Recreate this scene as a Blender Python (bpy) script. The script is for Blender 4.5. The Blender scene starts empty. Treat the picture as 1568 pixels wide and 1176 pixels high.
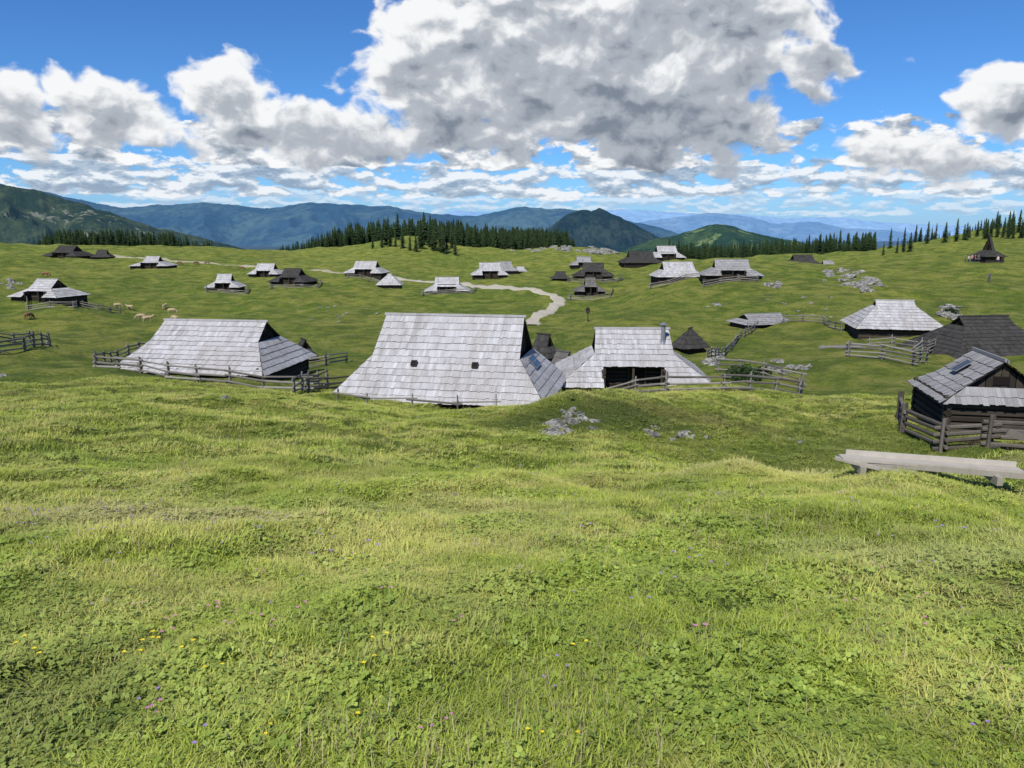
import bpy, bmesh, math, random
import numpy as np
from mathutils import Vector, Matrix
random.seed(7); rng=np.random.default_rng(7)
PITCH=math.radians(11.4); CP=math.cos(PITCH); SP=math.sin(PITCH); FPX=1180.0
def S(v):
    dz=(588-v)/FPX
    return (-SP+dz*CP)/(CP+dz*SP)
def T(u,v=480):
    dz=(588-v)/FPX
    return (u-784)/FPX/(CP+dz*SP)
# ------------------------------------------------------------------ huts (surveyed)
FAR=[(77,465,94,33,120,'light',-14,1,.42),(236,414,60,18,230,'light',4,1,.35),(106,394,62,20,260,'dark',-10,1,.5),
(158,396,30,14,262,'dark',5,0,.5),(346,446,54,25,170,'light',3,1,.4),(409,424,50,20,210,'light',-5,1,.55),
(450,437,64,25,182,'dark',-14,1,.45),(562,424,62,22,200,'light',-8,1,.55),(597,442,40,21,188,'light',0,0,.15),
(685,452,70,26,165,'light',2,1,.52),(750,430,58,23,200,'light',4,1,.55),(772,418,44,18,236,'grey',10,0,.5),(797,416,22,9,240,'light',0,0,.5),
(893,409,42,16,232,'grey',0,1,.5),(908,432,64,25,176,'dark',-5,1,.5),(903,457,50,26,152,'darkish',2,1,.3),
(980,409,62,22,232,'dark',4,0,.6),(1019,401,54,22,236,'light',5,1,.55),(1036,433,76,28,150,'light',4,0,.62),
(1118,430,92,30,135,'grey',-6,1,.55),(1228,405,50,18,226,'dark',0,0,.6),(1267,409,26,13,228,'grey',0,0,.6),
(858,431,30,13,172,'dark',0,0,.5),(1056,537,52,38,76,'dark',20,0,.08),(1166,500,90,17,92,'grey',14,0,.7),
(832,540,48,44,62,'dark',-40,0,.5),(862,552,54,44,55,'darkish',-50,0,.5),(466,548,44,32,62,'dark',-60,0,.5)]
# ------------------------------------------------------------------ terrain
ctl=[]
def c(u,v,D): ctl.append((T(u,v),S(v)*D,D))
def cz(u,z,D): ctl.append((T(u,650),z,D))
for u in (-150,0,784,1568,1720):
    cz(u,-2.35,4)
for u,z in ((-150,-3.05),(0,-3.05),(784,-3.2),(1200,-3.25),(1568,-3.3),(1720,-3.3)): cz(u,z,8)
for u,z in ((1150,-3.98),(1285,-3.98),(1568,-4.15),(1700,-4.2)): cz(u,z,11.8)
for u,z in ((-150,-3.8),(0,-3.9),(400,-4.2),(784,-4.55),(1000,-4.5),(1150,-4.15),(1350,-4.2),(1568,-4.3),(1700,-4.3)): cz(u,z,13.5)
for u,z in ((0,-5.3),(400,-5.66),(650,-6.1),(784,-6.5),(880,-6.6),(1050,-7.0),(1230,-7.6),(1400,-7.4),(1568,-7.1),(1700,-7.0)): cz(u,z,22)
for u,z in ((1080,-5.7),(1200,-6.4),(1320,-6.4),(1450,-6.3),(1600,-6.1)): cz(u,z,17)
for a in ((870,673,25),(870,640,28),(870,605,30.5),(940,610,30.5),(780,648,28.5),(1000,655,27.5),(1000,620,30),(1100,664,28),(1100,636,30),(600,630,31),(600,618,36),(400,602,36),(400,617,30),(200,582,38),(100,579,38),
 (0,590,35),(0,560,45),(0,530,60),(-150,560,45),(0,490,105),(200,560,50),(300,587,42),(330,581,48),(450,601,40),(780,617,35.5),
 (1000,608,38),(1150,612,36),(1230,598,42),(1300,640,32),(1500,668,27),(1568,655,31),(1600,600,45),(1700,640,33),
 (300,503,95),(220,482,125),(500,545,65),(550,490,110),(400,490,112),(800,500,100),(860,462,145),(950,495,90),(1100,552,60),(1300,548,60),(1365,512,77),(1500,545,62),
 (1650,540,62),(1200,480,100),(1300,440,120),(1300,415,150),(1450,465,100),(1450,430,130),(1568,440,120),(1568,400,170),(1512,398,170),(1700,400,170),
 (1568,345,340),(1700,338,340),(1500,352,340),(1450,361,340),(1380,374,340),(1568,366,250),(1300,386,340),(1200,395,300),(1450,384,240),(1100,400,300),(1000,398,300),
 (0,375,330),(-100,372,330),(100,381,330),(200,383,330),(300,383,330),(400,388,330),(500,398,330),(450,410,260),(600,402,290),(600,364,400),(545,376,400),(680,370,420),(630,363,410),
 (760,385,440),(850,388,440),(700,408,290),(900,386,280),(850,384,300),(950,388,300),(900,394,255),
 (0,392,520),(150,396,520),(300,398,520),(430,398,520),(540,387,560),(600,387,560),(700,385,560),(840,385,560),(1000,402,450),(1150,402,450),(1300,400,480),(1450,385,560),(1568,375,560),
 (0,425,1100),(400,425,1100),(784,425,1100),(1200,425,1100),(1568,425,1100),(0,400,4000),(784,400,4000),(1568,400,4000),
 (0,376,12000),(784,376,12000),(1568,376,12000),(0,352,70000),(784,352,70000),(1568,352,70000)): c(*a)
cz(690,-9.2,41); cz(640,-9.2,44); cz(980,-9.3,45); cz(870,-9.2,38); cz(250,-9.5,50); cz(784,-9.3,42)
for h in FAR:
    if h[4]>64: c(h[0],h[1],h[4])
P=[]; Q=[]
for t,z,D in ctl:
    r=D*math.sqrt(1+t*t); P.append((math.atan(t)*3,math.log(r))); Q.append((z+1.6)/r)
P=np.array(P);Q=np.array(Q);n=len(P)
def tk(d2): return 0.5*d2*np.log(d2+1e-12)
K=tk(((P[:,None]-P[None])**2).sum(-1))+np.eye(n)*0.0005
A=np.zeros((n+3,n+3));A[:n,:n]=K;A[:n,n]=1;A[:n,n+1:]=P;A[n,:n]=1;A[n+1:,:n]=P.T
W=np.linalg.solve(A,np.concatenate([Q,[0,0,0]]))
def vn(x,y,seed=0):
    x0=np.floor(x);y0=np.floor(y);fx=x-x0;fy=y-y0
    xi=x0.astype(np.int64);yi=y0.astype(np.int64)
    def hs(a,b):
        h=(a*374761393+b*668265263+seed*974634777)&0xffffffff
        h=((h^(h>>13))*1274126177)&0xffffffff
        return ((h^(h>>16))&0xffff)/65535.0
    fx=fx*fx*fx*(fx*(fx*6-15)+10);fy=fy*fy*fy*(fy*(fy*6-15)+10)
    a=hs(xi,yi)*(1-fx)+hs(xi+1,yi)*fx;b=hs(xi,yi+1)*(1-fx)+hs(xi+1,yi+1)*fx
    return (a*(1-fy)+b*fy)*2-1
def fbm(x,y,o=4,seed=0,rough=.5):
    s=0;a=1
    for i in range(o):
        s=s+a*vn(x*2**i+13.7*i,y*2**i-7.1*i,seed+i);a*=rough
    return s
def segd(x,y,x0,y0,x1,y1):
    dx,dy=x1-x0,y1-y0;t=np.clip(((x-x0)*dx+(y-y0)*dy)/(dx*dx+dy*dy),0,1)
    return np.sqrt((x-x0-t*dx)**2+(y-y0-t*dy)**2)
def H(x,y):
    x=np.atleast_1d(np.asarray(x,float));y=np.atleast_1d(np.asarray(y,float))
    r=np.sqrt(x*x+y*y)+1e-6;th=np.arctan2(x,y)
    tc=np.clip(th,-.85,.85)*3;lr=np.log(np.clip(r,3,7e4))
    q=np.empty_like(r)
    CH=20000
    for i in range(0,len(r),CH):
        a=tc[i:i+CH];b=lr[i:i+CH]
        d2=(a[:,None]-P[None,:,0])**2+(b[:,None]-P[None,:,1])**2
        q[i:i+CH]=tk(d2)@W[:n]+W[n]+W[n+1]*a+W[n+2]*b
    f=np.clip((math.pi-np.abs(th))/1.6,0,1);q=q*f
    z=-1.6+q*r
    sd_=segd(x,y,5.2,11.7,8.6,11.3);fl=np.clip((sd_-.5)/2.2,.08,1)
    z+=fl*np.clip((60-r)/30,0,1)*(.035*fbm(x/.45,y/.45,2,1))
    hm_=np.maximum(fbm(x/1.3,y/1.3,2,61),-.2)
    z+=fl*np.clip((60-r)/30,0,1)*np.clip((r-3)/6,.25,1)*.10*hm_
    z+=fl*np.minimum(.012*r,.17)*fbm(x/2.3,y/2.3,2,5)
    z+=fl*np.minimum(.006*r,.45)*fbm(x/9,y/9,2,9)
    z+=np.clip((r-110)/300,0,1)*1.6*fbm(x/38,y/38,3,15)
    z+=np.clip((r-60)/60,0,1)*np.clip((600-r)/200,0,1)*.30*fbm(x/6,y/6,2,19)
    return z
def h1(x,y): return float(H([x],[y])[0])
def G(u,v,r0=2,r1=900):
    D=np.geomspace(r0,r1,1500);t=T(u,v);x=t*D;z=S(v)*D;g=H(x,D)
    k=np.where(z<=g)[0];k=k[0] if len(k) else len(D)-1
    return Vector((x[k],D[k],g[k]))
def PD(u,D,v=520):
    x=T(u,v)*D; return Vector((x,D,h1(x,D)))
# ------------------------------------------------------------------ helpers
scene=bpy.context.scene
def link(o,parent=None):
    scene.collection.objects.link(o)
    if parent: o.parent=parent
    return o
class N:
    def __init__(s,nt): s.nt=nt
    def node(s,t,**k):
        n_=s.nt.nodes.new(t)
        for a,b in k.items(): setattr(n_,a,b)
        return n_
    def put(s,sock,val):
        if isinstance(val,bpy.types.NodeSocket): s.nt.links.new(val,sock)
        elif val is not None:
            if isinstance(val,(tuple,list)) and len(val)==3 and sock.type=='RGBA': val=(*val,1)
            sock.default_value=val
    def m(s,op,a,b=None,c_=None,clamp=False):
        k=s.node('ShaderNodeMath',operation=op,use_clamp=clamp)
        s.put(k.inputs[0],a);s.put(k.inputs[1],b);s.put(k.inputs[2],c_);return k.outputs[0]
    def v(s,op,a,b=None,sc=None):
        k=s.node('ShaderNodeVectorMath',operation=op)
        s.put(k.inputs[0],a);s.put(k.inputs[1],b)
        if sc is not None: s.put(k.inputs['Scale'],sc)
        return k.outputs['Value'] if op in('DOT_PRODUCT','LENGTH','DISTANCE') else k.outputs[0]
    def comb(s,x,y,z):
        k=s.node('ShaderNodeCombineXYZ')
        for i,q in enumerate((x,y,z)): s.put(k.inputs[i],q)
        return k.outputs[0]
    def mix(s,f,a,b,mode='MIX'):
        k=s.node('ShaderNodeMix',data_type='RGBA',blend_type=mode)
        s.put(k.inputs[0],f);s.put(k.inputs[6],a);s.put(k.inputs[7],b);return k.outputs[2]
    def noise(s,vec,scale,detail=4,rough=.5,dist=0,out=0):
        k=s.node('ShaderNodeTexNoise');s.put(k.inputs['Vector'],vec)
        k.inputs['Scale'].default_value=scale;k.inputs['Detail'].default_value=detail
        k.inputs['Roughness'].default_value=rough;k.inputs['Distortion'].default_value=dist
        return k.outputs[out]
    def ss(s,x,a,b):
        k=s.node('ShaderNodeMapRange',interpolation_type='SMOOTHSTEP')
        s.put(k.inputs[0],x);k.inputs[1].default_value=a;k.inputs[2].default_value=b;return k.outputs[0]
def newmat(name):
    m=bpy.data.materials.new(name);m.use_nodes=True
    b=m.node_tree.nodes['Principled BSDF'];b.inputs['Roughness'].default_value=.9
    b.inputs['Specular IOR Level'].default_value=.15
    return m,N(m.node_tree),b
def bump(nn,b,h,st,dist=.05):
    k=nn.node('ShaderNodeBump');k.inputs['Strength'].default_value=st;k.inputs['Distance'].default_value=dist
    nn.put(k.inputs['Height'],h);nn.nt.links.new(k.outputs[0],b.inputs['Normal'])
def wood(name,c1,c2,sc=2.5,stretch=(1,1,1),big=0):
    m,nn,b=newmat(name)
    at=nn.node('ShaderNodeAttribute',attribute_name='tone').outputs['Fac']
    tc=nn.node('ShaderNodeTexCoord').outputs['Object']
    x=nn.noise(tc,sc,5,.6);y=nn.noise(nn.v('MULTIPLY',tc,(9,9,2)),3,3,.6)
    f=nn.m('ADD',nn.m('MULTIPLY',at,.65),nn.m('ADD',nn.m('MULTIPLY',x,.5),nn.m('MULTIPLY',y,.3)))
    f=nn.m('SUBTRACT',f,.3,clamp=True)
    col=nn.mix(f,c1,c2)
    if big:
        st=nn.ss(nn.noise(nn.v('MULTIPLY',tc,(1,.5,.5)),.55,4,.65),.42,.66)
        col=nn.mix(nn.m('MULTIPLY',st,big),col,(.30,.275,.25))
        s2=nn.ss(nn.noise(nn.v('MULTIPLY',tc,(2.6,.35,.35)),1.1,4,.65),.52,.68)
        col=nn.mix(nn.m('MULTIPLY',s2,.45),col,(.20,.19,.18))
    nn.put(b.inputs['Base Color'],col)
    bump(nn,b,y,.4,.02);return m
ROOF={'light':wood('weathered_shingle_light',(.27,.26,.26),(.62,.615,.635),big=.45),
 'grey':wood('weathered_shingle_grey',(.15,.145,.145),(.40,.395,.395)),
 'darkish':wood('weathered_shingle_brown',(.05,.045,.04),(.22,.21,.20)),
 'dark':wood('weathered_shingle_dark',(.02,.019,.018),(.085,.08,.075))}
LOG=wood('dark_log_wood',(.02,.016,.013),(.085,.07,.055))
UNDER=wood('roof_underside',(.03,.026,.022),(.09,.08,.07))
RAIL=wood('weathered_fence_wood',(.09,.08,.07),(.33,.31,.28),4)
CORR=wood('corral_log_wood',(.05,.043,.036),(.2,.18,.155),4)
PLANK=wood('bleached_plank_wood',(.26,.235,.19),(.55,.51,.45),4)
def plain(name,col,rough=.8,var=.25,sc=6,metal=0):
    m,nn,b=newmat(name);tc=nn.node('ShaderNodeTexCoord').outputs['Object']
    x=nn.noise(tc,sc,5,.6)
    nn.put(b.inputs['Base Color'],nn.mix(x,tuple(q*(1-var) for q in col),tuple(min(1,q*(1+var)) for q in col)))
    b.inputs['Roughness'].default_value=rough;b.inputs['Metallic'].default_value=metal;return m
DARK=plain('dark_interior',(.012,.01,.009));METAL=plain('galvanised_pipe',(.35,.35,.36),.45,.2,6,.7);SOLAR=plain('solar_panel_glass',(.012,.03,.075),.25,.1)
class MB:
    def __init__(s): s.v=[];s.f=[];s.mi=[];s.t=[]
    def quad(s,pts,mi=0,t=.5):
        k=len(s.v);s.v+= [tuple(p) for p in pts];s.f.append(tuple(range(k,k+len(pts))));s.mi.append(mi);s.t.append(t)
    def beam(s,a,b,w,h=None,mi=0,t=None,sides=4,w2=None):
        a=Vector(a);b=Vector(b);h=h or w;t=random.random() if t is None else t;w2=w2 or 1
        d=(b-a);L=d.length
        if L<1e-5:return
        d/=L;up=Vector((0,0,1)) if abs(d.z)<.9 else Vector((0,1,0))
        x=d.cross(up).normalized();y=x.cross(d)
        k=len(s.v)
        for p,sc in((a,1),(b,w2)):
            for i in range(sides):
                an=2*math.pi*(i+.5)/sides;q=.7071*(1 if sides==4 else .75)
                s.v.append(tuple(p+x*math.cos(an)*w*q*sc+y*math.sin(an)*h*q*sc))
        for i in range(sides):
            j=(i+1)%sides;s.f.append((k+i,k+j,k+sides+j,k+sides+i));s.mi.append(mi);s.t.append(t)
        s.f.append(tuple(k+i for i in reversed(range(sides))));s.mi.append(mi);s.t.append(t)
        s.f.append(tuple(k+sides+i for i in range(sides)));s.mi.append(mi);s.t.append(t)
    def obj(s,name,mats,parent=None,smooth=False):
        me=bpy.data.meshes.new(name);me.from_pydata(s.v,[],s.f)
        for m in mats: me.materials.append(m)
        me.polygons.foreach_set('material_index',s.mi)
        a=me.attributes.new('tone','FLOAT','FACE');a.data.foreach_set('value',s.t)
        if smooth: me.polygons.foreach_set('use_smooth',[True]*len(s.f))
        me.update();o=bpy.data.objects.new(name,me);return link(o,parent)
def roofing(mb,bl,br,tl,tr,course,bw,under=True):
    bl,br,tl,tr=map(Vector,(bl,br,tl,tr))
    e=(br-bl).normalized();g=(tl-bl);g=g-e*g.dot(e);nrm=e.cross(g).normalized()
    if nrm.z<0: nrm=-nrm
    Lg=g.length
    if Lg<.05:return
    xl0,xr0=0,(br-bl).length;xl1=(tl-bl).dot(e);xr1=(tr-bl).dot(e)
    lf=lambda s:xl0+(xl1-xl0)*s
    rf=lambda s:xr0+(xr1-xr0)*s
    pt=lambda s,x,l:bl+e*x+g*s+nrm*l
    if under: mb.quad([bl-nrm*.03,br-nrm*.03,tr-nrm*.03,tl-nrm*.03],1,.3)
    nc=max(1,round(Lg/course))
    for k in range(nc):
        sag=random.uniform(0,.015)
        x=min(lf(k/nc),lf((k+1)/nc))-random.random()*bw;xe=max(rf(k/nc),rf((k+1)/nc));rt=random.uniform(-.06,.06)
        while x<xe:
            w=bw*random.uniform(.55,1.45);x2=x+w-.004
            s0=k/nc-(.05+random.uniform(-.03,.03))/Lg;s1=min(1,(k+1)/nc)
            sc=max(0,s0)
            a=max(x,lf(sc));b=min(x2,rf(sc));a1=max(x,lf(s1));b1=min(x2,rf(s1))
            if b-a>.01 or b1-a1>.01:
                if b<a: a=b=min(max(a,lf(sc)),rf(sc))
                if b1<a1: a1=b1=min(max(a1,lf(s1)),rf(s1))
                li=.035+sag+random.uniform(-.006,.012);t=min(1,max(0,random.gauss(.52+rt,.15)))
                if random.random()<.02:t*=.2
                p0=pt(s0,a,li);p1=pt(s0,b,li);mb.quad([p0,p1,pt(s1,b1,.006),pt(s1,a1,.006)],0,t)
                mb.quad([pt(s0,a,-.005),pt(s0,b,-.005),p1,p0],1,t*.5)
            x+=w
hutpos=[]
def hut(pos,rot,L,Wd,a,Hh,he,hm,tone='light',notch=None,course=.45,bw=.22,name='shepherd_hut',flare=.92,extras=None,gable='board',ins=.55):
    e=bpy.data.objects.new(name,None);link(e);e.location=pos;e.rotation_euler=(0,0,math.radians(rot))
    hutpos.append((pos.x,pos.y,max(L,Wd)*.5))
    A_,B=L/2,Wd/2;bm=B*(Hh-hm)/(Hh-he)*flare;am=a+.12
    R=MB()
    roofing(R,(-am,-bm,hm),(am,-bm,hm),(-a,0,Hh),(a,0,Hh),course,bw)
    roofing(R,(am,bm,hm),(-am,bm,hm),(a,0,Hh),(-a,0,Hh),course,bw)
    if notch:
        n0,n1,sn=notch
        yb=-B+(B-bm)*sn;zb=he+(hm-he)*sn
        lx=lambda s:-A_+(A_-am)*s
        roofing(R,(-A_,-B,he),(n0,-B,he),(lx(sn),yb,zb),(n0,yb,zb),course,bw)
        roofing(R,(n1,-B,he),(A_,-B,he),(n1,yb,zb),(-lx(sn),yb,zb),course,bw)
        roofing(R,(lx(sn),yb,zb),(-lx(sn),yb,zb),(-am,-bm,hm),(am,-bm,hm),course,bw)
    else: roofing(R,(-A_,-B,he),(A_,-B,he),(-am,-bm,hm),(am,-bm,hm),course,bw)
    roofing(R,(A_,B,he),(-A_,B,he),(am,bm,hm),(-am,bm,hm),course,bw)
    roofing(R,(A_,-B,he),(A_,B,he),(am,-bm,hm),(am,bm,hm),course,bw)
    roofing(R,(-A_,B,he),(-A_,-B,he),(-am,bm,hm),(-am,-bm,hm),course,bw)
    R.beam((-a-.1,-.03,Hh+.05),(a+.1,-.03,Hh+.07),.07,.12,0,.5)
    R.beam((-a-.1,.07,Hh+.0),(a+.1,.07,Hh+.02),.06,.12,0,.2)
    R.obj('roof',[ROOF[tone],UNDER],e)
    Wm=MB();ax=A_-ins;by=B-ins;z0=-1.6
    zt=he+(hm-he)*ins/max(.3,(A_-am))*.6
    zt=min(zt,he+.35)
    nl=max(3,int((zt-z0)/.24));
    for i in range(nl):
        z=z0+(i+.5)*(zt-z0)/nl;d=(zt-z0)/nl*.98
        for s_ in(-1,1):
            if s_==-1 and notch:
                Wm.beam((-ax,-by,z),(notch[0],-by,z),d,d,0,sides=6);Wm.beam((notch[1],-by,z),(ax,-by,z),d,d,0,sides=6)
            else: Wm.beam((-ax-.15,s_*by,z),(ax+.15,s_*by,z),d,d,0,sides=6)
            Wm.beam((s_*ax,-by-.15,z+.04),(s_*ax,by+.15,z+.04),d,d,0,sides=6)
    if notch:
        yr=-bm*.98 if bm<by-1.2 else -by+1.3
        for i in range(int((zb+ .6-z0)/.24)):
            z=z0+.12+i*.24
            if z<hm: Wm.beam((n0,yr,z),(n1,yr,z),.235,.235,0,sides=6)
            if z<zb:
                Wm.beam((n0,-by,z),(n0,yr,z),.22,.22,0,sides=6);Wm.beam((n1,-by,z),(n1,yr,z),.22,.22,0,sides=6)
        dx=(n0+n1)/2+.3;Wm.quad([(dx-.45,yr-.14,z0),(dx+.45,yr-.14,z0),(dx+.45,yr-.14,1.75),(dx-.45,yr-.14,1.75)],1,.2)
        Wm.beam((dx-.5,yr-.16,z0),(dx-.5,yr-.16,1.8),.09,.09,0,.9);Wm.beam((dx+.5,yr-.16,z0),(dx+.5,yr-.16,1.8),.09,.09,0,.9);Wm.beam((dx-.55,yr-.16,1.82),(dx+.55,yr-.16,1.82),.09,.09,0,.9)
        for px in(n0+.1,(n0+n1)/2,n1-.1): Wm.beam((px,yb+.12,z0),(px,yb+.12,zb-.05),.13,.13,0,.8)
    for s_ in(-1,1):
        xg=s_*(a-.18);nb=max(4,int(2*bm/.25))
        for i in range(nb):
            y0=-bm+2*bm*i/nb;y1=-bm+2*bm*(i+1)/nb-.02
            zz=lambda y:hm-.1+(Hh-hm)*(1-abs(y)/bm)
            off=.02*(i%2)*s_
            Wm.quad([(xg+off,y0,hm-.25),(xg+off,y1,hm-.25),(xg+off,y1,zz(y1)),(xg+off,y0,zz(y0))],0 ,random.random())
        gy=bm*.22
        Wm.quad([(xg+.05*s_,-gy,hm+.05),(xg+.05*s_,gy,hm+.05),(xg+.05*s_,gy,hm+.4*(Hh-hm)),(xg+.05*s_,-gy,hm+.4*(Hh-hm))],1,.2)
    Wm.obj('log_walls',[LOG,DARK],e)
    if extras: extras(e,dict(A=A_,B=B,bm=bm,am=am,a=a,H=Hh,he=he,hm=hm))
    return e
def on_front(g,x,f,lift):
    y=-g['B']*(1-f);z=g['he']+(g['H']-g['he'])*f
    n_=Vector((0,-(g['H']-g['he']),g['B'])).normalized()
    return Vector((x,y,z))+n_*lift,n_
def ex_main(e,g):
    m=MB()
    for x in(-1.55,1.75):
        p,n_=on_front(g,x,.42,.0);up=Vector((0,g['B'],g['H']-g['he'])).normalized();r=Vector((1,0,0))
        q=[p-r*.15-up*.16+n_*.08,p+r*.15-up*.16+n_*.08,p+r*.15+up*.16+n_*.08,p-r*.15+up*.16+n_*.08];m.quad(q,0,.1)
        for i in range(4): m.beam(q[i],q[(i+1)%4],.035,.05,1,.3)
    m.obj('roof_windows',[DARK,LOG],e)
    s=MB();A0=g['A'];x0,x1=g['am'],A0
    def pe(f,y,l=.1):
        n_=Vector((g['hm']-g['he'],0,x1-x0)).normalized()
        return Vector((x0+(x1-x0)*f,y,g['hm']+(g['he']-g['hm'])*f))+n_*l
    f0=.1
    s.quad([pe(f0+.26,-.9),pe(f0+.26,.7),pe(f0,.7),pe(f0,-.9)],0,.5)
    for a_,b_ in(((f0+.26,-.9),(f0+.26,.7)),((f0,.7),(f0,-.9)),((f0,-.9),(f0+.26,-.9)),((f0+.13,-.9),(f0+.13,.7))): s.beam(pe(*a_),pe(*b_),.03,.03,1,.5)
    s.obj('solar_panels',[SOLAR,METAL],e)
p=PD(697,42.2,560);p.z=-9.0
hut(p,-11,11.5,8.6,3.9,4.3,.35,2.35,'light',None,.44,.16,extras=ex_main,flare=.95)
p=PD(334,50,545);p.z=-9.35
hut(p,-9,10.2,8.0,3.55,3.45,.7,2.35,'light',None,.44,.16,flare=.95)
def ex_chim(e,g):
    m=MB();x=1.8;m.beam((x,-.9,g['H']-1.2),(x,-.9,g['H']+.35),.26,.26,0,.5,10);m.beam((x,-.9,g['H']+.4),(x,-.9,g['H']+.52),.5,.5,0,.3,10,w2=.3)
    m.beam((x,-.9,g['H']-1.05),(x,-.9,g['H']-.6),.5,.5,0,.3,10,w2=.6)
    m.obj('chimney_pipe',[METAL],e)
p=PD(966,47.5,560);p.z=-9.4
hut(p,-3,9.3,8.2,2.25,3.3,.4,2.0,'light',(-1.9,1.7,.62),.44,.16,extras=ex_chim)
p=PD(1366,79,500)
hut(p,-12,8.6,7.5,1.8,3.3,.8,2.8,'light',None,.45,.22)
p=PD(1500,65,535);p.z-=.5
hut(p,6,9.6,8.5,2.2,3.4,.4,2.7,'dark',None,.45,.24)
def ex_sol(e,g):
    m=MB()
    q=[on_front(g,x,f,.14)[0] for x,f in((-.45,.5),(.1,.5),(.1,.76),(-.45,.76))];m.quad(q,0,.5)
    for i in range(4): m.beam(q[i],q[(i+1)%4],.03,.03,1,.3)
    m.obj('solar_panel',[SOLAR,METAL],e)
p=PD(1503,29.6,640);ph=p.copy();ph.z=-8.1
hut(ph,-101,4.2,4.4,1.5,3.25,1.75,2.3,'grey',None,.4,.16,name='wooden_shed',extras=ex_sol,ins=.3)
for (u,v,w,hp,D,tone,rot,nt,rf) in FAR:
    L=w*D/1180;Hh=hp*D/1180*1.05
    p=PD(u,D+L*.3,v);p.z=min(p.z,h1(p.x,D))-.05
    a=L*rf/2;he=.28*Hh;hm=Hh*(.62 if rf>.2 else .92)
    hut(p,rot,L,L*.72,a,Hh,he,hm,tone,((-L*.2,L*.2,.7) if nt else None),.5,.45 if D>100 else .3)
p=PD(1512,170,398);hut(p,10,5.2,5.2,.25,5.6,1.3,2.6,'dark',None,.5,.4,name='wooden_chapel',flare=.75)
# ------------------------------------------------------------------ ground sheet
th=np.concatenate([np.linspace(-math.pi,-.80,40)[:-1],np.linspace(-.80,.80,620),np.linspace(.80,math.pi,40)[1:]])
rr=np.concatenate([np.geomspace(.4,60,360)[:-1],np.geomspace(60,420,330)[:-1],np.geomspace(420,90000,190)])
TH,RR=np.meshgrid(th,rr);X=(RR*np.sin(TH)).ravel();Y=(RR*np.cos(TH)).ravel();Z=H(X,Y)
def grid_mesh(name,X,Y,Z,nr,nc,mat,smooth=True):
    me=bpy.data.meshes.new(name);me.vertices.add(nr*nc)
    me.vertices.foreach_set('co',np.stack([X,Y,Z],1).astype(np.float32).ravel())
    i=np.arange(nr*nc).reshape(nr,nc)
    f=np.stack([i[:-1,:-1],i[:-1,1:],i[1:,1:],i[1:,:-1]],-1).reshape(-1,4)[:,::-1]
    nf=len(f);me.loops.add(nf*4);me.loops.foreach_set('vertex_index',f.ravel().astype(np.int32))
    me.polygons.add(nf);me.polygons.foreach_set('loop_start',np.arange(0,nf*4,4,dtype=np.int32));me.polygons.foreach_set('loop_total',np.full(nf,4,dtype=np.int32))
    me.update(calc_edges=True);me.validate();me.polygons.foreach_set('use_smooth',np.ones(nf,bool))
    if me.polygons[0].normal.z<0: me.flip_normals()
    me.materials.append(mat);o=bpy.data.objects.new(name,me);return link(o)
# vegetation patches, with slope shade painted in on the bank face and dip: (centre, x/y/z scale, colour, amount)
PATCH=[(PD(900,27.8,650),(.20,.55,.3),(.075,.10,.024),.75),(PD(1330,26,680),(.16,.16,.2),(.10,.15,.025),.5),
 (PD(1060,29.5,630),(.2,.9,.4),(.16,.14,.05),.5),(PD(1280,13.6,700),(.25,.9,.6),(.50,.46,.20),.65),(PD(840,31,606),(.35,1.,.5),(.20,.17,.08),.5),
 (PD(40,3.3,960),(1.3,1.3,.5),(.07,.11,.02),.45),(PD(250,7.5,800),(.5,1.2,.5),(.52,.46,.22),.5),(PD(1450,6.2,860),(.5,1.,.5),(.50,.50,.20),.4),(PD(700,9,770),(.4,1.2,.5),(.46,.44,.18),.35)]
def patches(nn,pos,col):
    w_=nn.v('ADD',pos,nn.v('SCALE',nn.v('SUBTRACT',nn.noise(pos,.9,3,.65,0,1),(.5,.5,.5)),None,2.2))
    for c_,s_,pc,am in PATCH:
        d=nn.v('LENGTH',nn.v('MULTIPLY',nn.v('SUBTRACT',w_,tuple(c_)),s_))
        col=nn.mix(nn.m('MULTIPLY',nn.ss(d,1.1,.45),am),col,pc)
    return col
m,nn,b=newmat('meadow_ground')
pos=nn.node('ShaderNodeNewGeometry').outputs['Position']
n1=nn.noise(pos,.035,3,.6);n2=nn.noise(pos,.35,4,.65);n3=nn.noise(pos,3.0,4,.75);n4=nn.noise(pos,20,2,.7)
terr=nn.noise(nn.v('MULTIPLY',pos,(.10,.10,1.7)),1.6,4,.65)
col=nn.mix(nn.ss(n1,.38,.62),(.155,.215,.024),(.24,.268,.040))
col=nn.mix(nn.m('MULTIPLY',nn.ss(n2,.45,.68),.8),col,(.32,.30,.075))
col=nn.mix(nn.m('MULTIPLY',nn.ss(n2,.53,.34),.7),col,(.08,.125,.018))
col=nn.mix(nn.m('MULTIPLY',nn.ss(terr,.50,.38),.6),col,(.075,.115,.018))
col=nn.mix(nn.m('MULTIPLY',nn.ss(terr,.56,.68),.5),col,(.33,.31,.09))
col=nn.mix(nn.m('MULTIPLY',nn.ss(n3,.50,.34),.7),col,(.05,.08,.014))
col=nn.mix(nn.m('MULTIPLY',nn.ss(n3,.56,.72),.5),col,(.40,.38,.14))
col=nn.mix(nn.m('MULTIPLY',nn.ss(n4,.5,.35),.35),col,(.07,.09,.016))
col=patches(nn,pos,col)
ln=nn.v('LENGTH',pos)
gs=G(815,726);gm=PD(1535,25.6,680)
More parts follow.
